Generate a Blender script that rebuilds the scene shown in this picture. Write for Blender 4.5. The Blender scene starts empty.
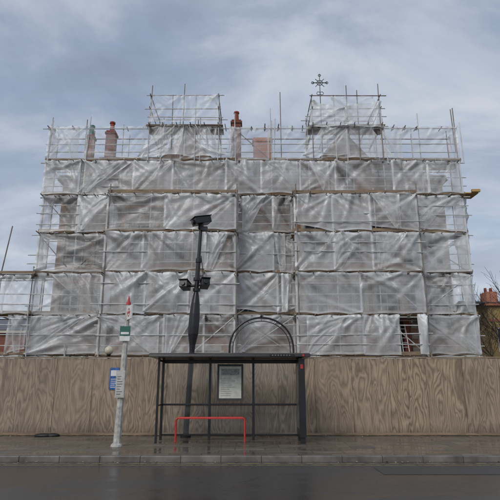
import bpy, math, random
import numpy as np
from mathutils import Vector, Matrix
R = random.Random(7)
scn = bpy.context.scene
scn.view_settings.view_transform='Standard'
scn.view_settings.look='None'
scn.view_settings.exposure=0

# ---------------------------------------------------------------- helpers
class NT:
    def __init__(s, tree): s.t=tree; s.n=tree.nodes; s.l=tree.links
    def new(s, typ, **kw):
        n=s.n.new(typ)
        for k,v in kw.items(): setattr(n,k,v)
        return n
    def link(s,a,b): s.l.new(a,b)
    def math(s,op,a,b=None,clamp=False):
        n=s.n.new('ShaderNodeMath'); n.operation=op; n.use_clamp=clamp
        for i,x in enumerate((a,b)):
            if x is None: continue
            if isinstance(x,(int,float)): n.inputs[i].default_value=x
            else: s.l.new(x,n.inputs[i])
        return n.outputs[0]
    def noise(s,vec,scale,detail=4,rough=0.5,dist=0.0):
        n=s.n.new('ShaderNodeTexNoise'); n.inputs['Scale'].default_value=scale
        n.inputs['Detail'].default_value=detail; n.inputs['Roughness'].default_value=rough
        n.inputs['Distortion'].default_value=dist
        if vec is not None: s.l.new(vec,n.inputs['Vector'])
        return n.outputs['Fac']
    def ramp(s,fac,stops):
        n=s.n.new('ShaderNodeValToRGB'); e=n.color_ramp.elements
        while len(e)<len(stops): e.new(0.5)
        for i,(p,c) in enumerate(stops):
            e[i].position=p; e[i].color=(c[0],c[1],c[2],1) if not isinstance(c,(int,float)) else (c,c,c,1)
        s.l.new(fac,n.inputs[0]); return n.outputs[0]
    def mix(s,fac,a,b,typ='MIX'):
        n=s.n.new('ShaderNodeMix'); n.data_type='RGBA'; n.blend_type=typ
        for i,x in ((0,fac),(6,a),(7,b)):
            if isinstance(x,(int,float)): n.inputs[i].default_value=x if i==0 else (x,x,x,1)
            elif isinstance(x,tuple): n.inputs[i].default_value=(x[0],x[1],x[2],1)
            else: s.l.new(x,n.inputs[i])
        return n.outputs[2]
    def mapping(s,vec,scale=(1,1,1),rot=(0,0,0),loc=(0,0,0)):
        n=s.n.new('ShaderNodeMapping'); n.inputs['Scale'].default_value=scale
        n.inputs['Rotation'].default_value=rot; n.inputs['Location'].default_value=loc
        s.l.new(vec,n.inputs['Vector']); return n.outputs[0]
    def bump(s,h,strength=0.3,dist=0.02):
        n=s.n.new('ShaderNodeBump'); n.inputs['Strength'].default_value=strength
        n.inputs['Distance'].default_value=dist; s.l.new(h,n.inputs['Height']); return n.outputs[0]

def newmat(name):
    m=bpy.data.materials.new(name); m.use_nodes=True
    nt=NT(m.node_tree); b=m.node_tree.nodes['Principled BSDF']
    tc=nt.new('ShaderNodeTexCoord')
    return m,nt,b,tc.outputs['Object']

def simple(name,col,rough=0.6,var=0.25,scale=3.0,metal=0.0,bump=0.15,stretch=(1,1,1)):
    m,nt,b,co=newmat(name)
    v=nt.mapping(co,stretch)
    f=nt.noise(v,scale,6,0.6)
    lo=tuple(c*(1-var) for c in col); hi=tuple(min(1,c*(1+var)) for c in col)
    nt.link(nt.ramp(f,[(0.3,lo),(0.7,hi)]),b.inputs['Base Color'])
    b.inputs['Roughness'].default_value=rough; b.inputs['Metallic'].default_value=metal
    f2=nt.noise(v,scale*8,3)
    if bump: nt.link(nt.bump(f2,bump,0.01),b.inputs['Normal'])
    return m

class MB:
    def __init__(s): s.v=[]; s.f=[]; s.m=[]
    def add(s,vs,fs,mi=0):
        o=len(s.v); s.v.extend([tuple(p) for p in vs])
        for f in fs: s.f.append(tuple(o+i for i in f)); s.m.append(mi)
    def box(s,x0,x1,y0,y1,z0,z1,mi=0,M=None):
        vs=[Vector(p) for p in ((x0,y0,z0),(x1,y0,z0),(x1,y1,z0),(x0,y1,z0),(x0,y0,z1),(x1,y0,z1),(x1,y1,z1),(x0,y1,z1))]
        if M is not None: vs=[M@p for p in vs]
        s.add(vs,[(0,3,2,1),(4,5,6,7),(0,1,5,4),(1,2,6,5),(2,3,7,6),(3,0,4,7)],mi)
    def tube(s,p0,p1,r0,r1=None,seg=6,mi=0,caps=True):
        if r1 is None: r1=r0
        p0=Vector(p0);p1=Vector(p1); d=(p1-p0)
        if d.length<1e-6: return
        d.normalize(); a=Vector((0,0,1)) if abs(d.z)<0.9 else Vector((1,0,0))
        u=d.cross(a).normalized(); w=d.cross(u)
        vs=[]
        for p,r in ((p0,r0),(p1,r1)):
            for i in range(seg):
                t=2*math.pi*i/seg; vs.append(p+u*(r*math.cos(t))+w*(r*math.sin(t)))
        fs=[(i,(i+1)%seg,seg+(i+1)%seg,seg+i) for i in range(seg)]
        if caps: fs+= [tuple(range(seg-1,-1,-1)),tuple(range(seg,2*seg))]
        s.add(vs,fs,mi)
    def path(s,pts,r,seg=8,mi=0):
        for a,b in zip(pts[:-1],pts[1:]): s.tube(a,b,r,r,seg,mi)
    def lathe(s,cx,cy,prof,seg=16,mi=0):
        vs=[]
        for r,z in prof:
            for i in range(seg):
                t=2*math.pi*i/seg; vs.append((cx+r*math.cos(t),cy+r*math.sin(t),z))
        fs=[]
        for k in range(len(prof)-1):
            for i in range(seg):
                j=(i+1)%seg; fs.append((k*seg+i,k*seg+j,(k+1)*seg+j,(k+1)*seg+i))
        fs.append(tuple(range(seg-1,-1,-1))); fs.append(tuple((len(prof)-1)*seg+i for i in range(seg)))
        s.add(vs,fs,mi)
    def obj(s,name,mats,smooth=False,bevel=0,parent=None):
        me=bpy.data.meshes.new(name); me.from_pydata(s.v,[],s.f)
        for m in mats: me.materials.append(m)
        me.polygons.foreach_set('material_index',s.m)
        if smooth: me.polygons.foreach_set('use_smooth',[True]*len(me.polygons))
        me.update(); o=bpy.data.objects.new(name,me); scn.collection.objects.link(o)
        if bevel:
            b=o.modifiers.new('bevel','BEVEL'); b.width=bevel; b.segments=2; b.limit_method='ANGLE'
        if parent: o.parent=parent
        return o
def empty(name):
    e=bpy.data.objects.new(name,None); scn.collection.objects.link(e); return e

# ---------------------------------------------------------------- materials
black=simple('black_paint',(0.014,0.014,0.016),0.35,0.3,4,bump=0.05)
galv=simple('galvanised_tube',(0.52,0.52,0.51),0.45,0.3,2.5,metal=0.15)
galv_dark=simple('old_tube',(0.22,0.19,0.16),0.6,0.4,2.5,metal=0.1)
clampm=simple('coupler_steel',(0.10,0.085,0.07),0.6,0.4,6)
boardm=simple('scaffold_board',(0.25,0.18,0.12),0.85,0.45,1.7,stretch=(1,6,6))
plank=simple('new_timber',(0.50,0.33,0.12),0.8,0.2,2,stretch=(1,6,6))
stone=simple('pale_stone',(0.60,0.56,0.48),0.85,0.25,1.2)
slate=simple('slate',(0.12,0.125,0.14),0.6,0.35,3)
winframe=simple('white_window_paint',(0.75,0.75,0.72),0.5,0.1,3)
dark=simple('dark_interior',(0.02,0.02,0.022),0.9,0.2,2)
redpaint=simple('red_paint',(0.50,0.035,0.03),0.35,0.2,5,bump=0.03)
terracotta=simple('terracotta',(0.26,0.06,0.03),0.8,0.35,5)
greenp=simple('green_sign',(0.02,0.13,0.09),0.5,0.2,6)
white=simple('white_sign',(0.72,0.72,0.70),0.5,0.12,6,bump=0.03)
concrete=simple('post_concrete',(0.46,0.45,0.41),0.8,0.35,9)
bluep=simple('blue_poster',(0.03,0.12,0.35),0.5,0.5,12,bump=0)
globe=simple('globe_lamp',(0.62,0.56,0.42),0.3,0.15,6,bump=0)
bag=simple('black_rubber',(0.015,0.015,0.015),0.5,0.3,8,bump=0.6)
reddoor=simple('red_door',(0.22,0.045,0.025),0.6,0.4,3)
m,nt,b,co=newmat('window_glass'); b.inputs['Base Color'].default_value=(0.03,0.035,0.04,1); b.inputs['Roughness'].default_value=0.08
nt.link(nt.bump(nt.noise(co,2.0,2),0.1,0.02),b.inputs['Normal']); winglass=m

def brickmat(name,c1,c2,mortar):
    m,nt,b,co=newmat(name)
    sep=nt.new('ShaderNodeSeparateXYZ'); nt.link(co,sep.inputs[0])
    xy=nt.math('ADD',sep.outputs[0],sep.outputs[1])
    cmb=nt.new('ShaderNodeCombineXYZ'); nt.link(xy,cmb.inputs[0]); nt.link(sep.outputs[2],cmb.inputs[1])
    br=nt.new('ShaderNodeTexBrick'); nt.link(cmb.outputs[0],br.inputs['Vector'])
    br.inputs['Scale'].default_value=1; br.inputs['Brick Width'].default_value=0.225; br.inputs['Row Height'].default_value=0.075
    br.inputs['Mortar Size'].default_value=0.008
    br.inputs['Color1'].default_value=(*c1,1); br.inputs['Color2'].default_value=(*c2,1); br.inputs['Mortar'].default_value=(*mortar,1)
    f=nt.noise(co,0.9,6,0.65)
    nt.link(nt.mix(0.6,br.outputs['Color'],nt.ramp(f,[(0.3,0.55),(0.7,1.0)]),'MULTIPLY'),b.inputs['Base Color'])
    b.inputs['Roughness'].default_value=0.9
    return m
redbrick=brickmat('red_brick',(0.58,0.28,0.15),(0.50,0.23,0.13),(0.48,0.43,0.35))
orangebrick=brickmat('orange_brick',(0.60,0.17,0.07),(0.50,0.13,0.05),(0.55,0.45,0.38))
yellowbrick=brickmat('yellow_brick',(0.58,0.39,0.12),(0.48,0.32,0.10),(0.35,0.32,0.27))
brownbrick=brickmat('brown_brick',(0.24,0.11,0.07),(0.18,0.08,0.055),(0.2,0.18,0.15))
rustbrick=brickmat('rust_brick',(0.36,0.12,0.07),(0.28,0.09,0.055),(0.25,0.2,0.16))

# sheeting
m=bpy.data.materials.new('translucent_sheeting'); m.use_nodes=True; nt=NT(m.node_tree)
nt.n.remove(nt.n['Principled BSDF']); out=nt.n['Material Output']
tc=nt.new('ShaderNodeTexCoord'); co=tc.outputs['Object']
at=nt.new('ShaderNodeAttribute'); at.attribute_name='sh'
sep=nt.new('ShaderNodeSeparateColor'); nt.link(at.outputs['Color'],sep.inputs[0])
n1=nt.noise(nt.mapping(co,(1.3,1.3,0.5)),1.3,4,0.55,0.6)
n2=nt.noise(nt.mapping(co,(1,1,1),(0,0.7,0)),5,3,0.5,0.8)
op=nt.math('ADD',sep.outputs[0],nt.math('MULTIPLY',nt.math('SUBTRACT',n1,0.5),0.6))
op=nt.math('ADD',op,nt.math('MULTIPLY',nt.math('SUBTRACT',n2,0.5),0.14),True)
n3=nt.noise(co,0.9,4,0.5)
colr=nt.mix(1.0,nt.ramp(n3,[(0.3,(0.78,0.80,0.81)),(0.7,(0.90,0.91,0.915))]),sep.outputs[1],'MULTIPLY')
dif=nt.new('ShaderNodeBsdfDiffuse'); tr=nt.new('ShaderNodeBsdfTranslucent'); gl=nt.new('ShaderNodeBsdfGlossy'); tp=nt.new('ShaderNodeBsdfTransparent')
gl.inputs['Roughness'].default_value=0.33
nt.link(colr,dif.inputs[0]); nt.link(colr,tr.inputs[0])
bp=nt.bump(nt.noise(nt.mapping(co,(1,1,1),(0.3,0.6,0.2)),2.8,4,0.52,1.0),0.45,0.06)
for q in (dif,tr,gl): nt.link(bp,q.inputs['Normal'])
m1=nt.new('ShaderNodeMixShader'); m1.inputs[0].default_value=0.27; nt.link(dif.outputs[0],m1.inputs[1]); nt.link(tr.outputs[0],m1.inputs[2])
m2=nt.new('ShaderNodeMixShader'); m2.inputs[0].default_value=0.08; nt.link(m1.outputs[0],m2.inputs[1]); nt.link(gl.outputs[0],m2.inputs[2])
m3=nt.new('ShaderNodeMixShader'); nt.link(op,m3.inputs[0]); nt.link(tp.outputs[0],m3.inputs[1]); nt.link(m2.outputs[0],m3.inputs[2])
nt.link(m3.outputs[0],out.inputs[0]); sheetm=m

# clear shelter glass
m=bpy.data.materials.new('shelter_glass'); m.use_nodes=True; nt=NT(m.node_tree)
nt.n.remove(nt.n['Principled BSDF']); out=nt.n['Material Output']
tc=nt.new('ShaderNodeTexCoord')
tp=nt.new('ShaderNodeBsdfTransparent'); tp.inputs[0].default_value=(0.86,0.88,0.87,1)
gl=nt.new('ShaderNodeBsdfGlossy'); gl.inputs['Roughness'].default_value=0.05
df=nt.new('ShaderNodeBsdfDiffuse'); df.inputs[0].default_value=(0.4,0.4,0.38,1)
mm=nt.new('ShaderNodeMixShader'); mm.inputs[0].default_value=0.06; nt.link(tp.outputs[0],mm.inputs[1]); nt.link(gl.outputs[0],mm.inputs[2])
ms=nt.new('ShaderNodeMixShader'); nt.link(nt.math('MULTIPLY',nt.noise(tc.outputs['Object'],2.5,5),0.10),ms.inputs[0])
nt.link(mm.outputs[0],ms.inputs[1]); nt.link(df.outputs[0],ms.inputs[2]); nt.link(ms.outputs[0],out.inputs[0]); shglass=m

# plywood
m,nt,b,co=newmat('weathered_plywood')
sep=nt.new('ShaderNodeSeparateXYZ'); nt.link(co,sep.inputs[0])
pq=nt.math('DIVIDE',nt.math('ADD',sep.outputs[0],0.3),1.22)
pid=nt.math('FLOOR',pq); pfr=nt.math('FRACT',pq)
wn=nt.new('ShaderNodeTexWhiteNoise'); wn.noise_dimensions='1D'; nt.link(pid,wn.inputs['W'])
cmb=nt.new('ShaderNodeCombineXYZ')
nt.link(nt.math('ADD',sep.outputs[0],nt.math('MULTIPLY',wn.outputs['Value'],37.0)),cmb.inputs[0])
nt.link(nt.math('ADD',sep.outputs[2],nt.math('MULTIPLY',wn.outputs['Value'],91.0)),cmb.inputs[2])
base=cmb.outputs[0]
g=nt.noise(nt.mapping(base,(1.0,1,0.22)),1.9,3,0.40,0.3)
rings=nt.math('FRACT',nt.math('MULTIPLY',g,18.0))
ringc=nt.ramp(rings,[(0.0,0.0),(0.5,1.0),(0.85,0.4),(1.0,0.0)])
fib=nt.noise(nt.mapping(base,(40,1,1.3)),1.5,4,0.65)
stain=nt.noise(nt.mapping(co,(0.6,0.5,0.5)),1.1,6,0.7)
gmask=nt.ramp(nt.noise(nt.mapping(co,(1,1,0.6)),0.8,3),[(0.35,0.55),(0.6,1.0)])
c=nt.mix(nt.mix(gmask,0.6,ringc),(0.20,0.145,0.10),(0.52,0.395,0.275))
c=nt.mix(0.6,c,nt.ramp(fib,[(0.3,0.45),(0.7,1.05)]),'MULTIPLY')
c=nt.mix(0.7,c,nt.ramp(stain,[(0.3,(0.60,0.61,0.64)),(0.62,(1,1,1))]),'MULTIPLY')
c=nt.mix(nt.math('MULTIPLY',wn.outputs['Value'],0.3),c,(0.29,0.23,0.175))
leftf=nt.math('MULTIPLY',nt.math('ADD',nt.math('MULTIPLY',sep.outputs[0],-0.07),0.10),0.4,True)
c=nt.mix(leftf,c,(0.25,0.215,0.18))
streak=nt.noise(nt.mapping(co,(9,1,0.25)),1.0,5,0.7)
c=nt.mix(0.5,c,nt.ramp(streak,[(0.35,0.6),(0.55,1.0)]),'MULTIPLY')
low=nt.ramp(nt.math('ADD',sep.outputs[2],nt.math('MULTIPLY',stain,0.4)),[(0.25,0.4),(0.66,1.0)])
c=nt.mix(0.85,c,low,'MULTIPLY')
c=nt.mix(0.8,c,nt.ramp(pfr,[(0.0,0.35),(0.012,1.0),(0.988,1.0),(1.0,0.35)]),'MULTIPLY')
c=nt.mix(1.0,c,1.12,'MULTIPLY')
nt.link(c,b.inputs['Base Color']); b.inputs['Roughness'].default_value=0.85
nt.link(nt.bump(fib,0.25,0.01),b.inputs['Normal']); ply=m

# asphalt
m,nt,b,co=newmat('wet_asphalt')
f=nt.noise(co,60,3,0.7); p=nt.noise(nt.mapping(co,(0.22,0.8,1)),0.9,6,0.65,0.6)
c=nt.mix(0.6,nt.ramp(p,[(0.3,(0.028,0.029,0.031)),(0.7,(0.066,0.065,0.064))]),nt.ramp(f,[(0.35,0.55),(0.7,1.3)]),'MULTIPLY')
vo=nt.new('ShaderNodeTexVoronoi'); vo.feature='DISTANCE_TO_EDGE'; vo.inputs['Scale'].default_value=0.3
wv=nt.new('ShaderNodeVectorMath'); wv.operation='ADD'; nz=nt.new('ShaderNodeTexNoise'); nz.inputs['Scale'].default_value=1.5; nz.inputs['Detail'].default_value=5
nt.link(co,nz.inputs['Vector']); nt.link(co,wv.inputs[0]); nt.link(nz.outputs['Color'],wv.inputs[1]); nt.link(wv.outputs[0],vo.inputs['Vector'])
c=nt.mix(0.6,c,nt.ramp(vo.outputs['Distance'],[(0.0,0.3),(0.008,1.0)]),'MULTIPLY')
nt.link(c,b.inputs['Base Color'])
nt.link(nt.ramp(p,[(0.42,0.10),(0.6,0.38)]),b.inputs['Roughness'])
nt.link(nt.bump(f,0.25,0.006),b.inputs['Normal']); asphalt=m
# paving
m,nt,b,co=newmat('paving_slabs')
br=nt.new('ShaderNodeTexBrick'); nt.link(co,br.inputs['Vector']); br.inputs['Scale'].default_value=1
br.inputs['Brick Width'].default_value=0.75; br.inputs['Row Height'].default_value=0.6; br.inputs['Mortar Size'].default_value=0.01
br.inputs['Color1'].default_value=(0.17,0.148,0.122,1); br.inputs['Color2'].default_value=(0.115,0.10,0.083,1); br.inputs['Mortar'].default_value=(0.04,0.04,0.03,1)
st=nt.noise(nt.mapping(co,(0.35,1,1)),1.3,7,0.7,0.4)
c=nt.mix(0.9,br.outputs['Color'],nt.ramp(st,[(0.35,(0.45,0.45,0.44)),(0.62,(1.15,1.12,1.08))]),'MULTIPLY')
nt.link(c,b.inputs['Base Color']); nt.link(nt.ramp(st,[(0.44,0.05),(0.52,0.35),(0.65,0.6)]),b.inputs['Roughness'])
nt.link(nt.bump(nt.noise(co,30,4),0.10,0.005),b.inputs['Normal']); paving=m
kerbm=simple('granite_kerb',(0.15,0.135,0.12),0.45,0.45,2.5)
groundm=simple('rough_ground',(0.10,0.09,0.07),0.95,0.4,0.4)
m,nt,b,co=newmat('worn_yellow_paint')
b.inputs['Base Color'].default_value=(0.40,0.33,0.16,1); b.inputs['Roughness'].default_value=0.5
nt.link(nt.ramp(nt.noise(co,6,6,0.75),[(0.40,0.0),(0.55,0.8)]),b.inputs['Alpha']); yline=m
m,nt,b,co=newmat('moss_litter'); nt.link(nt.ramp(nt.noise(co,9,5),[(0.3,(0.02,0.025,0.012)),(0.7,(0.07,0.06,0.035))]),b.inputs['Base Color'])
nt.link(nt.ramp(nt.noise(co,5,6,0.75),[(0.42,0.0),(0.56,0.9)]),b.inputs['Alpha']); b.inputs['Roughness'].default_value=0.9; mossm=m

# ---------------------------------------------------------------- ground
def sheetplane(name,x0,x1,y0,y1,z,mat):
    mb=MB(); mb.add([(x0,y0,z),(x1,y0,z),(x1,y1,z),(x0,y1,z)],[(0,1,2,3)]); return mb.obj(name,[mat])
sheetplane('ground',-1500,1500,-1500,1500,-0.03,groundm)
sheetplane('road',-300,300,0.8,12.15,0.0,asphalt)
mb=MB(); mb.box(-300,300,12.3,17.6,-0.02,0.12); mb.obj('pavement',[paving])
mb=MB(); mb.box(-300,300,-6,0.65,-0.02,0.12); mb.obj('pavement',[paving])
for y0,y1 in ((12.15,12.296),(0.654,0.8)):
    mb=MB(); x=-40
    while x<40:
        mb.box(x+.002,x+.913,y0,y1,-0.02,0.122+R.uniform(-.004,.004)); x+=0.915
    mb.obj('kerb',[kerbm],bevel=0.015)
for k,y in enumerate((11.62,11.86)):
    sheetplane('road_marking',-60,60,y,y+.08,0.004,yline)
sheetplane('moss',-40,40,16.6,16.97,0.124,mossm)
m2_=simple('patch_asphalt',(0.045,0.045,0.046),0.4,0.3,20,bump=0.4)
sheetplane('road_patch',2.6,6.1,10.5,11.4,0.004,m2_)
mb=MB(); mb.box(2.6,3.2,13.6,14.1,0.118,0.126); mb.obj('manhole_cover',[clampm])
mb=MB()
for i in range(420):
    if i%3: x=R.uniform(-14,14); y=16.95-abs(R.gauss(0,.35)); z=.13
    else: x=R.uniform(-14,14); y=12.13-abs(R.gauss(0,.10)); z=.009
    if 11.65<y<12.13 or y>12.4:
        a=R.uniform(0,3); s=R.uniform(.02,.05); dx,dy=s*math.cos(a),s*math.sin(a)
        mb.add([(x-dx,y-dy,z),(x+dy*.5,y-dx*.5,z+.004),(x+dx,y+dy,z+.012),(x-dy*.5,y+dx*.5,z+.006)],[(0,1,2,3)],R.choice([0,0,1]))
mb.obj('fallen_leaves',[simple('dead_leaf',(0.10,0.06,0.03),0.8),simple('pale_litter',(0.35,0.3,0.22),0.8)])

# ---------------------------------------------------------------- hoarding
par=empty('plywood_hoarding')
mb=MB(); i=-26
while i<26:
    x0=i*1.22-0.3; dz=R.uniform(-.012,.012); dy=R.uniform(-.006,.006)
    mb.box(x0+.002,x0+1.218,17.0+dy,17.018+dy,0.15,2.52+dz); i+=1
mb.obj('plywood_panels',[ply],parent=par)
mb=MB(); x=-31.8
while x<31:
    L=3.6; mb.box(x,x+L-.01,16.975,17.06,2.535,2.575+R.uniform(-.006,.006)); x+=L
mb.obj('capping_rail',[boardm],parent=par)
mb=MB(); x=-31
while x<31:
    mb.box(x,x+.09,17.03,17.12,0.0,2.52); x+=1.83
for z in (0.5,1.3,2.2): mb.box(-31,31,17.12,17.17,z,z+.09)
mb.obj('timber_studs',[boardm],parent=par)
mb=MB(); mb.box(-31.7,31.3,16.985,16.998,0.121,0.19); mb.obj('base_board',[boardm],parent=par)

def poster(name,x0,x1,z0,z1,y,mats):
    mb=MB(); mb.box(x0,x1,y-.006,y,z0,z1,0)
    w=x1-x0;h=z1-z0
    mb.box(x0+.1*w,x0+.9*w,y-.009,y-.0062,z0+.62*h,z0+.88*h,1)
    for k in range(5): mb.box(x0+.12*w,x0+R.uniform(.5,.88)*w,y-.009,y-.0062,z0+(.1+.09*k)*h,z0+(.13+.09*k)*h,1)
    mb.obj(name,mats)
poster('blue_poster',-4.62,-4.28,1.52,2.22,16.985,[bluep,white])
poster('notice',-8.52,-8.3,1.7,2.3,16.985,[white,bluep])
mb=MB()
for (cx,cy,s) in ((-6.45,16.6,0.30),(-6.18,16.62,0.24)):
    prof=[(0.0,0.12),(s*.9,0.121),(s,0.15),(s*.8,0.19),(s*.4,0.21),(0.02,0.215)]
    mb.lathe(cx,cy,prof,12)
o=mb.obj('sandbag',[bag],smooth=True)
for v in o.data.vertices: v.co.y=16.6+(v.co.y-16.6)*0.6

# ---------------------------------------------------------------- bus shelter
par=empty('bus_shelter')
mb=MB()
prof=[(14.35,2.44),(14.37,2.52),(14.6,2.56),(15.8,2.50),(15.82,2.43)]
xa,xb=-2.85,1.70
vs=[(x,y,z) for x in (xa,xb) for (y,z) in prof]
n=len(prof); fs=[(i,i+1,n+i+1,n+i) for i in range(n-1)]+[(n-1,0,n,2*n-1),tuple(range(n-1,-1,-1)),tuple(range(n,2*n))]
mb.add(vs,fs); mb.obj('roof',[black],bevel=0.01,parent=par)
mb=MB()
yb=15.55
for x in (-2.62,-1.2,0.1,1.44):
    mb.box(x-.035,x+.035,yb-.035,yb+.035,0.12,2.43)
mb.box(-2.585,1.405,yb-.02,yb+.02,1.08,1.14)
mb.box(-2.585,1.405,yb-.02,yb+.02,0.24,0.29)
mb.box(-2.585,1.405,yb-.03,yb+.03,2.30,2.42)
mb.box(-2.65,-2.59,14.75,14.81,0.12,2.43)
mb.box(-2.64,-2.60,14.81,yb-.035,1.09,1.13); mb.box(-2.64,-2.60,14.81,yb-.035,2.33,2.39)
mb.box(1.41,1.47,14.72,yb-.035,2.32,2.40)
mb.obj('frame',[black],bevel=0.006,parent=par)
mb=MB()
for a,b_ in ((-2.58,-1.24),(-1.16,0.06),(0.14,1.4)):
    mb.add([(a,yb,1.15),(b_,yb,1.15),(b_,yb,2.29),(a,yb,2.29)],[(0,1,2,3)])
    mb.add([(a,yb,.30),(b_,yb,.30),(b_,yb,1.07),(a,yb,1.07)],[(0,1,2,3)])
mb.add([(-2.62,14.82,.3),(-2.62,yb-.04,.3),(-2.62,yb-.04,2.3),(-2.62,14.82,2.3)],[(0,1,2,3)])
mb.obj('glass_panels',[shglass],parent=par)
mb=MB()
mb.box(1.38,1.55,14.55,15.50,0.28,2.40,0); mb.box(1.40,1.53,14.6,14.7,0.12,0.28,0); mb.box(1.40,1.53,15.3,15.42,0.12,0.28,0)
mb.box(1.553,1.556,14.68,15.38,0.5,2.2,1); mb.box(1.374,1.377,14.68,15.38,0.5,2.2,2)
mb.box(1.43,1.50,14.543,14.547,2.12,2.24,3)
mb.obj('advert_panel',[black,white,simple('dim_poster',(0.12,0.12,0.13),0.3,0.6,3,bump=0),redpaint],bevel=0.008,parent=par)
mb=MB(); mb.box(-0.98,-0.20,yb-.12,yb-.045,1.22,2.28,0); mb.box(-0.92,-0.26,yb-.125,yb-.1205,1.29,2.21,1)
mb.obj('timetable_case',[simple('case_grey',(0.05,0.05,0.05),0.5),simple('timetable_paper',(0.66,0.67,0.60),0.6,0.18,9,bump=0)],parent=par)
mb=MB()
for k in range(9): mb.box(-0.87,-0.87+R.uniform(.25,.5),yb-.1275,yb-.1258,1.36+.06*k,1.372+.06*k)
mb.box(-0.86,-0.32,yb-.1275,yb-.1258,1.95,2.14)
mb.obj('timetable_print',[simple('print_grey',(0.32,0.34,0.33),0.6,0.5,20,bump=0)],parent=par)
mb=MB(); zz=0.76
mb.path([(-2.12,15.1,0.12),(-2.12,15.1,zz-.05),(-2.07,15.1,zz),(-0.20,15.1,zz),(-0.15,15.1,zz-.05),(-0.15,15.1,0.12)],0.03,10)
mb.box(-2.05,-0.22,15.02,15.2,0.735,0.752)
mb.obj('perch_seat',[redpaint],parent=par)
mb=MB(); mb.box(0.55,1.25,14.335,14.348,2.45,2.51,0); mb.lathe(1.5,14.34,[(0.03,2.45),(0.03,2.51)],10,1)
for k in range(7): mb.box(0.62+.08*k,0.65+.08*k,14.33,14.3345,2.47,2.49,2)
mb.obj('name_sign',[black,redpaint,simple('grey_lettering',(0.3,0.3,0.3),0.5)],parent=par)

# ---------------------------------------------------------------- bus stop post
par=empty('bus_stop_post')
mb=MB(); cx,cy=-3.5,14.0
lean=0.02
pts=[(cx+lean*z,cy,z) for z in (0.12,3.85)]
mb.tube(pts[0],pts[1],0.105,0.062,8); mb.lathe(cx,cy,[(0.16,0.12),(0.15,0.16),(0.11,0.2)],12)
mb.obj('post',[concrete],parent=par)
mb=MB(); mb.tube((cx+lean*3.85,cy,3.85),(cx+.08,cy,3.93),0.075,0.06,10); mb.tube((cx+.08,cy,3.93),(cx+.08,cy,4.10),0.04,0.012,10)
mb.obj('red_cap',[redpaint],parent=par)
M=Matrix.Translation((cx+.06,cy,0))@Matrix.Rotation(math.radians(-62),4,'Z')
mb=MB(); mb.box(-.02,.48,-.02,.02,3.42,3.80,0,M); mb.box(0.08,.38,-.024,-.0205,3.58,3.64,1,M)
vs=[];nseg=20
for rr in (.12,.085):
    for i in range(nseg):
        t=2*math.pi*i/nseg; vs.append(M@Vector((.23+rr*math.cos(t),-.0225,3.61+rr*math.sin(t))))
mb.add(vs,[(i,(i+1)%nseg,nseg+(i+1)%nseg,nseg+i) for i in range(nseg)],1)
mb.obj('flag_sign',[white,redpaint],parent=par)
Tm=Matrix.Translation((cx+.05,cy,0))
mb=MB(); mb.box(-.13,.15,-.13,-.10,2.98,3.24,0,Tm); mb.box(-.10,.12,-.135,-.1305,3.02,3.08,1,Tm)
mb.box(-.13,.15,-.13,-.10,2.84,2.97,1,Tm)
mb.obj('route_tile',[greenp,white],parent=par)
mb=MB(); Tm=Matrix.Translation((cx+.02,cy,0)); mb.box(-.12,.12,-.14,-.11,1.35,2.05,0,Tm); mb.box(-.10,.10,-.145,-.1405,1.38,2.02,1,Tm)
for k in range(8): mb.box(-.08,R.uniform(0,.08),-.1475,-.1455,1.43+.065*k,1.445+.065*k,2,Tm)
mb.obj('timetable_plate',[concrete,simple('plate_paper',(0.5,0.5,0.47),0.5,0.2,8),clampm],parent=par)

# ---------------------------------------------------------------- CCTV pole
par=empty('cctv_pole')
mb=MB(); cx,cy=-1.86,16.25
def lx(z): return cx+0.045*(z-2.6)
def ring(prof,seg=20,mi=0):
    vs=[]
    for r,z in prof:
        for i in range(seg):
            t=2*math.pi*i/seg; vs.append((lx(z)+r*math.cos(t),cy+r*math.sin(t),z))
    fs=[]
    for k in range(len(prof)-1):
        for i in range(seg):
            j=(i+1)%seg; fs.append((k*seg+i,k*seg+j,(k+1)*seg+j,(k+1)*seg+i))
    fs.append(tuple(range(seg-1,-1,-1))); fs.append(tuple((len(prof)-1)*seg+i for i in range(seg)))
    mb.add(vs,fs,mi)
ring([(0.16,.12),(0.16,.2),(0.085,.24),(0.085,2.7),(0.10,2.9),(0.165,3.25),(0.175,3.5),(0.17,3.9),(0.14,4.25),(0.10,4.5),(0.075,4.6),(0.075,5.6),(0.095,5.62),(0.095,5.75),(0.06,5.8),(0.055,6.75),(0.1,6.8),(0.1,6.86)])
mb.obj('column',[black],smooth=False,parent=par)
mb=MB()
z=4.85; mb.tube((lx(z)-.42,cy,z-.05),(lx(z)+.36,cy,z+.03),0.04,seg=10)
for dx,dz,a in ((-.36,-.05,-10),(.27,.0,14)):
    M=Matrix.Translation((lx(z)+dx,cy-.1,z+dz+.0))@Matrix.Rotation(math.radians(a),4,'Z')@Matrix.Rotation(math.radians(-8),4,'X')
    mb.box(-.13,.13,-.28,.2,-.1,.12,0,M); mb.box(-.15,.15,-.34,.22,.122,.15,0,M); mb.tube(M@Vector((0,-.28,0)),M@Vector((0,-.33,0)),.07,seg=12)
for dz in (-.16,.2): mb.tube((lx(z),cy,z+dz-.05),(lx(z),cy,z+dz+.05),0.12,seg=12)
mb.tube((lx(z)+.2,cy,z+.28),(lx(z)+.22,cy,z+.12),0.05,seg=8)
mb.path([(lx(z)+.1,cy,z-.1),(lx(z)+.2,cy,z+.4),(lx(z)+.12,cy,z+1.0)],0.015)
mb.obj('side_cameras',[black],bevel=0.01,parent=par)
mb=MB(); z=7.05
M=Matrix.Translation((lx(z)+.03,cy-.05,z))@Matrix.Rotation(math.radians(25),4,'Z')@Matrix.Rotation(math.radians(-14),4,'Y')
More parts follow.
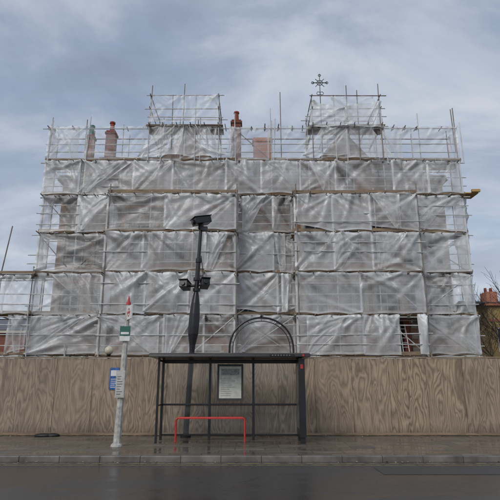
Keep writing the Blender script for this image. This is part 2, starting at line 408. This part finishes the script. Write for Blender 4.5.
mb.box(-.30,.26,-.22,.22,-.1,.12,0,M); mb.box(-.34,.30,-.25,.25,.122,.15,0,M); mb.tube(M@Vector((-.30,0,0)),M@Vector((-.37,0,0)),.09,seg=12)
mb.tube((lx(6.85),cy,6.8),(lx(6.95),cy-.03,7.0),0.09,seg=12); mb.box(lx(z)-.02,lx(z)+.22,cy-.1,cy+.1,6.72,6.86)
mb.obj('top_camera',[black],bevel=0.012,parent=par)

# ---------------------------------------------------------------- iron arch + globe lamp
par=empty('iron_arch')
mb=MB(); yA=18.6; xc,hw=0.42,1.17
def arc(hw_,zt,zs,n=28):
    return [(xc-hw_*math.cos(math.pi*i/n),yA,zs+(zt-zs)*math.sin(math.pi*i/n)**0.9) for i in range(n+1)]
for hw_,zt in ((hw,4.08),(hw-.12,3.95)):
    a=arc(hw_,zt,2.9); mb.path([(a[0][0],yA,0)]+a+[(a[-1][0],yA,0)],0.035 if hw_==hw else 0.016,8)
a=arc(hw,4.08,2.9); b_=arc(hw-.12,3.95,2.9)
for i in range(2,28,4): mb.tube(a[i],b_[i],0.01)
mb.lathe(xc,yA,[(0.03,4.08),(0.05,4.13),(0.02,4.18),(0.005,4.24)],8)
mb.obj('arch_frame',[black],parent=par)
par=empty('globe_lamp'); mb=MB()
prof=[(0.005,2.68)]+[(0.15*math.sin(math.pi*k/10),2.83-0.15*math.cos(math.pi*k/10)) for k in range(1,10)]+[(0.005,2.98)]
mb.lathe(-4.93,17.8,prof,20); mb.obj('globe',[globe],smooth=True,parent=par)
mb=MB(); mb.lathe(-4.93,17.8,[(0.08,0),(0.05,.1),(0.04,2.6),(0.08,2.69)],12); mb.obj('lamp_column',[black],parent=par)

# ---------------------------------------------------------------- building
par=empty('victorian_brick_building')
mw=MB(); mwin=MB()
def wall(x0,x1,y,z0,z1,ops,th=0.35,mi=0):
    xs=sorted(set([x0,x1]+[o[0] for o in ops]+[o[1] for o in ops])); zs=sorted(set([z0,z1]+[o[2] for o in ops]+[o[3] for o in ops]))
    for xa,xb in zip(xs[:-1],xs[1:]):
        for za,zb in zip(zs[:-1],zs[1:]):
            cx=(xa+xb)/2; cz=(za+zb)/2
            if any(o[0]<cx<o[1] and o[2]<cz<o[3] for o in ops): continue
            mw.box(xa,xb,y,y+th,za,zb,mi)
    for o in ops:
        a,b_,c,d=o[:4]; yy=y+.18
        mwin.box(a,b_,yy+.05,yy+.06,c,d,1)
        for q in ((a,a+.07,c,d),(b_-.07,b_,c,d),(a+.07,b_-.07,d-.07,d),(a+.07,b_-.07,c,c+.08),(a+.07,b_-.07,(c+d)/2-.03,(c+d)/2+.03)):
            mwin.box(q[0],q[1],yy-.02,yy+.045,q[2],q[3],0)
        m_=(a+b_)/2; mwin.box(m_-.02,m_+.02,yy-.01,yy+.04,c+.08,(c+d)/2-.03,0); mwin.box(m_-.02,m_+.02,yy-.01,yy+.04,(c+d)/2+.03,d-.07,0)
        mw.box(a-.12,b_+.12,y-.07,y-.002,c-.16,c-.01,1); mw.box(a-.1,b_+.1,y-.04,y-.002,d+.01,d+.26,1)
        mw.box(a-.22,a-.01,y-.03,y-.002,c,d,1); mw.box(b_+.01,b_+.22,y-.03,y-.002,c,d,1)
fl=[(1.3,3.3),(4.7,6.7),(8.0,10.0)]
def wins(xs,w,extra=None): 
    r=[]
    for f in fl+(extra or []):
        for x in xs: r.append((x-w/2,x+w/2,f[0],f[1]))
    return r
at_=[(11.4,12.5)]
wall(-10.7,-6.9,26.7,0,12.9,wins((-9.7,-8.0),1.1,at_))
wall(-6.9,-1.05,25.5,0,11.2,wins((-5.9,-4.0,-2.1),1.15))
wall(-6.9,-1.05,26.7,11.2,12.9,[])
wall(-1.05,2.5,26.7,0,12.9,wins((-0.1,1.6),1.0,at_))
wall(2.5,8.1,25.5,0,11.2,wins((3.5,5.3,7.1),1.15)[:2]+wins((3.5,5.3,7.1),1.15)[3:])
wall(2.5,8.1,26.7,11.2,12.9,[])
wall(8.1,11.0,26.7,0,12.9,wins((9.1,10.3),0.9,at_))
for x0,x1 in ((-6.9,-1.05),(2.5,8.1)):
    mw.box(x0,x0+.35,25.85,26.7,0,11.2,0); mw.box(x1-.35,x1,25.85,26.7,0,11.2,0)
    mw.box(x0-.1,x1+.1,25.35,26.68,11.203,11.35,1)
    mw.box(x0+.36,x1-.36,25.95,26.69,0.1,11.1,2)
for z in (4.0,7.35,10.6):
    for x0,x1,y in ((-10.7,-6.92,26.7),(-6.9,-1.05,25.5),(-1.03,2.48,26.7),(2.5,8.1,25.5),(8.12,11,26.7)):
        mw.box(x0,x1,y-.06,y-.003,z,z+.22,1)
mw.box(-10.9,11.2,26.45,26.69,12.95,13.2,1)
mw.box(-10.7,11.0,27.2,38,0,12.9,2)
mw.box(-10.7,-10.35,27.05,38,0,12.9,0); mw.box(10.65,11,27.05,38,0,12.9,0)
mw.add([(-11,26.5,12.95),(11.3,26.5,12.95),(11.3,32.3,16.3),(-11,32.3,16.3),(-11,38.1,12.95),(11.3,38.1,12.95)],[(0,1,2,3),(3,2,5,4),(0,3,4),(1,5,2)],3)
for gx0,gx1 in ((-5.3,-1.95),(3.75,7.05)):
    gc=(gx0+gx1)/2; y=26.3
    pr=[(gx0,11.36),(gx1,11.36),(gx1,13.9),(gc,15.75),(gx0,13.9)]
    vs=[(x,y,z) for x,z in pr]+[(x,y+.4,z) for x,z in pr]
    mw.add(vs,[(4,3,2,1,0),(5,6,7,8,9)]+[(i,(i+1)%5,5+(i+1)%5,5+i) for i in range(5)],0)
    mw.add([(gx0-.1,y-.1,13.8),(gc,y-.1,15.9),(gc,31,15.9),(gx0-.1,31,13.8)],[(0,1,2,3)],3)
    mw.add([(gx1+.1,y-.1,13.8),(gc,y-.1,15.9),(gc,31,15.9),(gx1+.1,31,13.8)],[(0,1,2,3)],3)
    mwin.box(gc-.5,gc+.5,y-.06,y-.01,12.2,13.8,0); mwin.box(gc-.42,gc+.42,y-.075,y-.061,12.3,13.7,1)
mw.obj('walls_and_roof',[redbrick,stone,dark,slate],parent=par); mwin.obj('windows',[winframe,winglass],parent=par)
def chimney(x,y,w,d,z0,z1,pots,mat=redbrick,potm=terracotta):
    mb=MB(); mb.box(x-w/2,x+w/2,y-d/2,y+d/2,z0,z1,0); mb.box(x-w/2-.06,x+w/2+.06,y-d/2-.06,y+d/2+.06,z1-.25,z1-.12,0)
    for k in range(pots):
        px=x-w/2+(k+.5)*w/pots; mb.lathe(px,y,[(.17,z1),(.15,z1+.12),(.13,z1+.55),(.18,z1+.58),(.17,z1+.68)],10,1)
    mb.obj('chimney_stack',[mat,potm],parent=par)
dbrick=brickmat('dark_red_brick',(0.24,0.07,0.04),(0.18,0.05,0.03),(0.2,0.14,0.11))
chimney(-0.86,28.6,0.6,0.6,13.8,17.8,1,dbrick)
chimney(-8.6,28.2,0.55,0.55,13.2,16.85,1,dbrick)
chimney(-9.85,28.2,0.4,0.4,13.2,16.6,1,dbrick,greenp)
chimney(0.72,26.6,1.05,0.6,13.2,15.5,0,orangebrick)
mb=MB(); mb.box(7.0,8.08,25.42,25.49,2.9,4.95,0); mb.box(7.75,8.05,25.36,25.41,2.95,4.85,1); mb.box(7.1,7.3,25.36,25.41,2.95,4.85,1)
mb.obj('doorway',[dark,reddoor],parent=par)

# iron cross weathervane
par=empty('weather_vane'); mb=MB(); x,y=4.12,26.0
mb.tube((x,y,14.0),(x,y,19.5),0.035,0.02,8)
cz=18.9
mb.tube((x-.42,y,cz),(x+.42,y,cz),0.026,seg=8)
def circ(cx,cz_,r,t,n=16): mb.path([(cx+r*math.cos(2*math.pi*i/n),y,cz_+r*math.sin(2*math.pi*i/n)) for i in range(n+1)],t,6)
circ(x,cz,0.17,0.018)
for dx,dz in ((-.42,0),(.42,0),(0,.5)): circ(x+dx,cz+dz,0.07,0.02,10)
for s1 in (-1,1):
    for s2 in (-1,1): mb.tube((x+s1*.05,y,cz+s2*.05),(x+s1*.26,y,cz+s2*.26),0.018)
circ(x-.1,18.2,.1,.016,10); circ(x+.1,18.2,.1,.016,10)
mb.obj('iron_cross',[black],parent=par)

# ---------------------------------------------------------------- scaffolding
scaf=empty('scaffolding')
T=MB(); B=MB()
TR=0.027
RL=[0,1.1,3.05,5.05,7.2,9.35,11.45,13.45,15.5]
BL=[0,0.95,2.95,4.9,7.0,9.05,11.1]
runs=[ # x0,x1,yf,levels
 (-11.05,-7.25,25.2,RL[:7]),(-7.2,-0.75,24.0,BL),(-0.7,2.2,25.2,RL[:7]),(2.25,8.4,24.0,BL),(8.45,11.35,25.2,RL[:7]),
 (-11.1,11.4,25.15,RL[6:]),(-15.5,-11.1,25.0,[0,1.1,3.05,5.05,7.1])]
jit=lambda a:R.uniform(-a,a)
for ri,(x0,x1,yf,lv) in enumerate(runs):
    nb=max(1,round((x1-x0)/2.0)); sx=[x0+(x1-x0)*i/nb for i in range(nb+1)]
    top=lv[-1]; zb=lv[0]
    for i,x in enumerate(sx):
        tz=top+R.choice([.1,.2,.5,.9,1.2]) if top>12 else top+R.uniform(.1,.5)
        T.tube((x+jit(.02),yf+.02,zb),(x+jit(.05),yf+jit(.03),tz),TR,mi=R.choice([0,0,1]))
        T.tube((x,yf+1.2,zb),(x+jit(.03),yf+1.2,top+R.uniform(.1,.6)),TR,mi=R.choice([0,1]))
        if R.random()<.4:
            k=R.randrange(1,len(lv)-1); T.tube((x+.12+jit(.1),yf-.19,lv[k]-.2),(x+.12+jit(.12),yf-.19,lv[k+1]+R.uniform(.1,.6)),TR,mi=0)
    for k,z in enumerate(lv[0 if ri==5 else 1:]):
        for yy in (yf-.03,yf+1.17):
            T.tube((x0-R.uniform(.1,.45),yy,z-.1+jit(.02)),(x1+R.uniform(.05,.4) if x1>11 or x1<-10 else x1+.1,yy,z-.1+jit(.03)),TR,mi=R.choice([0,1,0]))
        if z<top:
            for h in (.5,1.0,1.5):
                if h==1.5 and R.random()<.6: continue
                oy=-.19 if R.random()<.4 else -.05
                T.tube((x0-R.uniform(0,.5),yf+oy,z+h+jit(.06)),(x1+R.uniform(0,.4),yf+oy,z+h+jit(.06)),TR*.95,mi=0)
        nx=int((x1-x0)/0.7)
        for j in range(nx+1):
            x=x0+(x1-x0)*j/nx+jit(.12); oo=R.uniform(.15,.55)
            hi=z>15
            if hi and R.random()<.4: continue
            T.tube((x,yf-oo,z-.05+jit(.03)),(x+jit(.05),yf+(.3 if hi else 1.45),z-.05),TR,mi=R.choice([1,1,0,2]))
            if R.random()<.6: T.box(x-.05,x+.05,yf-.10,yf+.02,z-.16,z-.02,2)
        if z<15:
            x=x0-.1
            while x<x1:
                L=min(R.uniform(2.2,3.9),x1-x+.15)
                for w in range(5):
                    yy=yf+.03+w*.235; dz=jit(.006)
                    B.box(x+jit(.05),x+L-.02+R.uniform(0,.06),yy,yy+.225,z+dz,z+.038+dz)
                B.box(x+.01,x+L-.02,yf-.06-.005*(k%2),yf-.02,z+.045+jit(.02),z+.2+jit(.03))
                x+=L
    for k in range(0 if ri==5 else 1,len(lv)-1):
        for q in range(2):
            if R.random()<.5:
                i=R.randrange(nb); a,b_=sx[i],sx[i+1]
                if R.random()<.5:a,b_=b_,a
                T.tube((a,yf-.07,lv[k]+.0),(b_,yf-.07,lv[k+1]-.1),TR,mi=R.choice([0,1]))
for x in (-7.2,-0.75,2.25,8.4):
    for z in BL[1:]: T.tube((x,23.6,z-.16),(x,26.4,z-.16),TR,mi=1)
    T.tube((x+.1,23.85,0),(x+.08,23.85,11.6),TR*1.1,mi=1)
for (x0,x1,tp) in ((-5.55,-1.75,17.35),(3.45,7.25,17.3)):
    for yy in (24.9,27.6):
        for i in range(4):
            x=x0+(x1-x0)*i/3; T.tube((x,yy,13.4),(x+jit(.05),yy,tp+R.choice([.05,.1,.4,.1]) ),TR,mi=R.choice([0,1]))
        for z in ((15.45,16.0,16.5,tp) if yy<25 else (15.45,16.5,tp)): T.tube((x0-R.uniform(.1,.4),yy-.03,z+jit(.04)),(x1+R.uniform(.1,.4),yy-.03,z+jit(.04)),TR,mi=R.choice([0,0,1]))
    for x in (x0,x1):
        for z in (15.4,16.5,tp-.05): T.tube((x,24.6,z),(x,27.9,z),TR,mi=1)
    for j in range(5):
        yy=24.95+j*.24; B.box(x0-.2,x1+.25,yy,yy+.225,15.56,15.6)
    for j in range(6):
        x=x0+(x1-x0)*j/5; T.tube((x,24.55,15.5),(x,27.8,15.5),TR,mi=1)
T.tube((1.72,25.1,13.4),(1.70,25.1,17.7),TR,mi=1); T.tube((1.2,25.1,13.4),(1.2,25.1,15.9),TR,mi=0)
T.tube((-5.55,24.9,15),(-5.5,24.9,18.0),TR,mi=1); T.tube((7.2,24.9,15),(7.22,24.9,18.1),TR,mi=1); T.tube((-3.7,24.9,15),(-3.68,24.9,18.1),TR,mi=1); T.tube((5.4,24.9,15),(5.42,24.9,18.0),TR,mi=1)
T.tube((11.3,25.1,14),(11.25,25.1,16.6),TR,mi=1)
T.tube((-12.75,25.0,6.9),(-12.45,25.0,9.7),TR*1.1,mi=1)
T.tube((-11.1,25.1,13),(-11.0,25.1,16.1),TR,mi=0)
for j in range(4): B.box(10.9,12.3,25.2+j*.24,25.42+j*.24,11.62+.01*j,11.67+.01*j,1)
B.box(11.9,12.35,25.05,25.18,11.66,11.8,1)
T.obj('tubes',[galv,galv_dark,clampm,plank],smooth=False,parent=scaf)
B.obj('boards',[boardm,plank],parent=scaf)

# sheeting -----------------------------------------------------
SV=[];SF=[];SC=[]
rng=np.random.default_rng(11)
def sheet(c00,c10,c01,c11,op=0.65,amp=0.18,shade=1.0,res=0.065,folds=8):
    c00,c10,c01,c11=[np.array(c,float) for c in (c00,c10,c01,c11)]
    W=max(np.linalg.norm(c10-c00),np.linalg.norm(c11-c01)); H=max(np.linalg.norm(c01-c00),np.linalg.norm(c11-c10))
    nu=max(6,int(W/res)); nv=max(6,int(H/res))
    u,v=np.meshgrid(np.linspace(0,1,nu+1),np.linspace(0,1,nv+1))
    P=((1-u)*(1-v))[...,None]*c00+(u*(1-v))[...,None]*c10+((1-u)*v)[...,None]*c01+(u*v)[...,None]*c11
    e=(c11-c01); e/=np.linalg.norm(e); nrm=np.cross(e,np.array([0,0,1.])); nrm/=np.linalg.norm(nrm)
    X=u*W; Z=v*H
    d=amp*rng.uniform(-.5,1.0)*np.sin(np.pi*u)*np.sin(np.pi*v)
    opm=np.full_like(u,op)
    for k in range(folds):
        t=rng.random()
        if t<.65: ax,az=(0 if rng.random()<.5 else W),H*rng.choice([0,1,1,1])
        else: ax,az=W*rng.random(),H
        tx,tz=W*rng.random(),H*rng.uniform(0,.9)
        L=math.hypot(tx-ax,tz-az)+1e-3; ux,uz=(tx-ax)/L,(tz-az)/L
        s=(X-ax)*ux+(Z-az)*uz; q=(X-ax)*(-uz)+(Z-az)*ux
        w=0.045+0.075*rng.random()+0.06*np.clip(s,0,3)
        fall=np.clip(1-np.clip(s,0,None)/(L*1.8),0,1)*(s>0)
        a=rng.uniform(.04,.13)
        g=np.exp(-np.abs(q/w)**1.4)*fall
        d+=a*g*rng.choice([-1,1,1]); opm+=0.24*g*rng.choice([1,1,-.7])
        d+=a*.4*np.sin(q/w*2.2)*np.exp(-(q/(2.4*w))**2)*fall
    ph=rng.uniform(0,6); d+=0.018*np.sin(X*rng.uniform(7,12)+ph+1.5*np.sin(Z*2))*v**2
    ph=rng.uniform(0,6); sc=np.abs(np.sin(X*rng.uniform(2.2,3.6)+ph))
    P[...,2]+=0.06*sc*v**6
    P[...,2]+=(0.10*rng.random()*np.abs(np.sin(X*rng.uniform(1.5,3)+ph)))*(1-v)**4
    P+=nrm*d[...,None]
    hem=((Z<.07)|(Z>H-.09)|(X<.07)|(X>W-.07))
    opm=np.where(hem,opm+.24,opm)
    opm=np.clip(opm,0.03,0.97)
    o=len(SV); SV.extend(P.reshape(-1,3).tolist())
    n=nu+1
    for j in range(nv):
        for i in range(nu): SF.append((o+j*n+i,o+j*n+i+1,o+(j+1)*n+i+1,o+(j+1)*n+i))
    SC.extend([(float(a_),shade,0,1) for a_ in opm.reshape(-1)])
for ri,(x0,x1,yf,lv) in enumerate(runs):
    for k in range(0 if ri==5 else 1,len(lv)-1):
        zb,zt=lv[k],lv[k+1]
        x=x0
        if ri==6 and k==2: x=-12.0
        while x<x1-.3:
            L=R.choice([1.9,2.1,2.9,3.1]); 
            if x+L>x1-.8: L=x1-x
            yy=yf-.10-R.uniform(0,.06)
            if ri==3 and k==2 and x+L>7.1:
                L2=7.1-x
                sheet((x,yy,zb+.05),(x+L2,yy,zb+.05),(x,yy,zt-.04),(x+L2,yy,zt-.04),.5)
                sheet((8.0,yy,zb+.05),(8.4,yy,zb+.05),(8.0,yy,zt-.04),(8.4,yy,zt-.04),.6)
                break
            op=R.uniform(.32,.64); sh=R.uniform(.90,1.05)
            if ri==5 and k==1: op=R.uniform(.12,.34)
            if ri==6: op=R.uniform(.22,.45)
            dz=[jit(.05),jit(.05)]
            if R.random()<.15 and ri!=5: dz[R.randrange(2)]=R.uniform(.15,.4)
            sheet((x-.04,yy,zb+.04+dz[0]),(x+L+.05,yy,zb+.04+dz[1]),(x-.04,yy,zt-.06+jit(.04)),(x+L+.05,yy,zt-.06+jit(.04)),op,shade=sh)
            if R.random()<.5:
                a=x+R.uniform(0,.3*L); b_=x+L*R.uniform(.6,1)
                if R.random()<.5: c=((a,yy-.05,zb+.1),(a+.3,yy-.05,zb+.1),(a,yy-.05,zt-.1),(b_,yy-.05,zt-.1))
                else: c=((b_-.3,yy-.05,zb+.1),(b_,yy-.05,zb+.1),(a,yy-.05,zt-.1),(b_,yy-.05,zt-.1))
                sheet(*c,op=R.uniform(.2,.5),shade=min(1.08,sh*1.05),folds=5)
            x+=L
for x,s in ((-7.2,1),(-0.75,-1),(2.25,1),(8.4,-1)):
    for k in range(1,len(BL)-1):
        sheet((x,23.95,BL[k]+.1),(x,25.15,BL[k]+.1),(x,23.95,BL[k+1]-.07),(x,25.15,BL[k+1]-.07),.4,shade=.9)
for x,lv,y0 in ((-11.1,RL,25.2),(11.4,RL,25.2)):
    for k in range(1,len(lv)-1):
        sheet((x,y0,lv[k]+.1),(x,y0+1.2,lv[k]+.1),(x,y0,lv[k+1]-.07),(x,y0+1.2,lv[k+1]-.07),.4,shade=.95)
for (x0,x1,ops,zt) in ((-5.55,-1.75,(.16,.20),17.25),(3.45,7.25,(.68,.2),17.2)):
    xm=(x0+x1)/2
    if ops[0]>.5:
        sheet((x0-.2,24.8,15.3),(xm+.1,24.8,15.4),(x0,24.8,16.9),(xm-.1,24.8,16.5),.5,.2); sheet((xm,24.8,15.4),(x1+.1,24.8,15.3),(xm-.3,24.8,16.6),(x1,24.8,16.9),.45,.2)
        sheet((xm-.2,24.75,15.6),(x1,24.75,16.2),(xm-.9,24.75,17.1),(x1-.4,24.75,17.2),.2,.2)
    else:
        sheet((x0,24.8,15.65),(xm,24.8,15.65),(x0,24.8,zt),(xm,24.8,zt),.12,.08); sheet((xm,24.8,15.65),(x1,24.8,15.65),(xm,24.8,zt),(x1,24.8,zt),.16,.08)
    for x in (x0,x1): sheet((x,24.9,15.6),(x,27.6,15.6),(x,24.9,zt-.2),(x,27.6,zt-.2),.15)
    sheet((x0-.6,24.93,13.6),(xm,24.93,13.7),(x0+.6,24.93,15.5),(xm,24.93,15.5),.5,.25); sheet((xm,24.93,13.6),(x1+.6,24.93,13.6),(xm,24.93,15.5),(x1-.6,24.93,15.4),.5,.25)
me=bpy.data.meshes.new('sheeting'); me.from_pydata(SV,[],SF); me.materials.append(sheetm)
ca=me.color_attributes.new('sh','FLOAT_COLOR','POINT'); ca.data.foreach_set('color',np.array(SC,dtype=np.float32).ravel())
me.polygons.foreach_set('use_smooth',[True]*len(me.polygons)); me.update()
o=bpy.data.objects.new('sheeting',me); scn.collection.objects.link(o); o.parent=scaf

# ladder
par=empty('ladder'); mb=MB()
p=[(7.32,24.25,2.95),(7.62,24.25,2.95)]; q=[(7.42,24.9,4.55),(7.66,24.9,4.55)]
for a,b_ in zip(p,q): mb.tube(a,b_,0.022,seg=6)
for i in range(1,7):
    t=i/7; mb.tube(Vector(p[0]).lerp(Vector(q[0]),t),Vector(p[1]).lerp(Vector(q[1]),t),0.014)
mb.obj('ladder_frame',[simple('aluminium',(0.7,0.7,0.7),0.4,0.1,3)],parent=par)

# ---------------------------------------------------------------- background houses
def house(name,x0,x1,y0,y1,ez,rz,mat,trim=stone,ch=0.6):
    par=empty(name); mb=MB()
    mb.box(x0,x1,y0,y1,0,ez,0)
    mb.add([(x0-.3,y0-.3,ez),(x1+.3,y0-.3,ez),(x1+.3,y1+.3,ez),(x0-.3,y1+.3,ez),(x0-.3,(y0+y1)/2,rz),(x1+.3,(y0+y1)/2,rz)],[(0,1,5,4),(2,3,4,5),(0,4,3),(1,2,5)],1)
    mb.box(x0+.5,x0+1.3,y0+1,y0+2,ez-.5,rz+ch,6)
    for k in range(2): mb.lathe(x0+.7+.4*k,y0+1.5,[(.12,rz+ch),(.1,rz+ch+.35)],8,5)
    z=1.0
    while z+1.6<ez:
        x=x0+.5
        while x+1<x1:
            mb.box(x-.08,x+.98,y0-.05,y0-.003,z-.08,z+1.58,2); mb.box(x,x+.9,y0-.075,y0-.052,z,z+1.5,3); x+=1.7
        mb.box(x0,x1,y0-.045,y0-.002,z+2.0,z+2.2,4); z+=2.9
    mb.box(x0-.25,x1+.25,y0-.25,y0-.05,ez-.2,ez-.01,4)
    mb.obj('house_body',[mat,slate,winframe,winglass,trim,terracotta,orangebrick],parent=par)
house('yellow_brick_house',16.7,19.2,35,43,7.2,8.0,yellowbrick,orangebrick,0.2)
house('brown_brick_house',19.9,27,38,46,5.2,6.8,brownbrick)
house('brown_brick_house',-26,-14.7,34,44,5.2,6.6,rustbrick)
house('brown_brick_house',28,38,30,40,6.5,9,brownbrick)
house('brown_brick_house',-40,-29,32,42,6.5,9,brownbrick)

# trees
barkm=simple('bark',(0.07,0.058,0.048),0.95,0.35,6)
def tree(name,x,y,h,seed,minr=0.007,lim=6000):
    r=random.Random(seed); mb=MB(); todo=[(Vector((x,y,0)),Vector((0,0,1)),h*.34,h*.015,0)]
    cnt=0
    while todo and cnt<lim:
        p,d,L,rad,lev=todo.pop(0); n=3
        for i in range(n):
            d=(d+Vector((r.uniform(-.16,.16),r.uniform(-.16,.16),r.uniform(-.04,.12)))).normalized()
            q=p+d*(L/n); r2=max(minr,rad*.88); mb.tube(p,q,max(minr,rad),r2,6 if lev<2 else 3,caps=False); cnt+=1
            if lev<6 and (i>0 or lev>0):
                for s in range(2 if lev in(0,1) else 1):
                    a=Vector((r.uniform(-1,1),r.uniform(-1,1),r.uniform(-.2,.9))).normalized()
                    todo.append((q,(d*.7+a*.8).normalized(),L*r.uniform(.6,.82),r2*.52,lev+1))
            p=q;rad=r2
        if lev<6: todo.append((p,d,L*.72,rad*.8,lev+1))
    mb.obj(name,[barkm])
tree('bare_tree',16.2,30.5,9.2,3,lim=5500)
tree('bare_tree',24.0,44,10,5)
tree('bare_tree',-21,31,9,8)

# ---------------------------------------------------------------- world + sun
az=math.radians(-150); el=math.radians(38)
w=bpy.data.worlds.new('World'); scn.world=w; w.use_nodes=True; nt=NT(w.node_tree)
bg=nt.n['Background']; bg.inputs['Strength'].default_value=0.13
sky=nt.new('ShaderNodeTexSky'); sky.sky_type='NISHITA'; sky.sun_disc=False; sky.sun_elevation=el; sky.sun_rotation=math.radians(210)
sky.air_density=1.2; sky.dust_density=2.0
tc=nt.new('ShaderNodeTexCoord'); sep=nt.new('ShaderNodeSeparateXYZ'); nt.link(tc.outputs['Generated'],sep.inputs[0])
zz=nt.math('ADD',nt.math('MAXIMUM',sep.outputs[2],0.0),0.22)
cmb=nt.new('ShaderNodeCombineXYZ'); nt.link(nt.math('DIVIDE',sep.outputs[0],zz),cmb.inputs[0]); nt.link(nt.math('DIVIDE',sep.outputs[1],zz),cmb.inputs[1])
v=nt.mapping(cmb.outputs[0],(0.85,1.25,1),(0,0,0.25),(3.1,1.7,0))
n1=nt.noise(v,1.25,8,0.52,0.35); n2=nt.noise(nt.mapping(v,(1,1,1),(0,0,0),(5,2,1)),2.2,9,0.58,0.4)
cov=nt.ramp(n1,[(0.34,0.65),(0.58,1.0)])
ccol=nt.ramp(n2,[(0.30,(2.2,2.6,3.35)),(0.45,(2.75,3.25,4.15)),(0.58,(4.0,4.4,5.1)),(0.70,(5.0,5.25,5.7))])
hz=nt.ramp(sep.outputs[2],[(0.0,1.0),(0.55,0.0)])
ccol=nt.mix(nt.math('MULTIPLY',hz,0.5),ccol,(4.6,4.95,5.6))
nt.link(nt.mix(cov,sky.outputs[0],ccol),bg.inputs['Color'])
s=bpy.data.lights.new('sun','SUN'); s.energy=1.4; s.angle=math.radians(30); s.color=(1,0.96,0.9)
so=bpy.data.objects.new('sun',s); scn.collection.objects.link(so)
dirv=Vector((math.sin(az)*math.cos(el),math.cos(az)*math.cos(el),math.sin(el)))
so.rotation_euler=dirv.to_track_quat('Z','Y').to_euler()

cam=bpy.data.cameras.new('camera'); cam.sensor_width=36; cam.lens=36; cam.clip_end=4000
c=bpy.data.objects.new('camera',cam); scn.collection.objects.link(c); c.location=(0,0,1.7); c.rotation_euler=(math.radians(105),0,0)
scn.camera=c
print('verts sheet',len(SV))
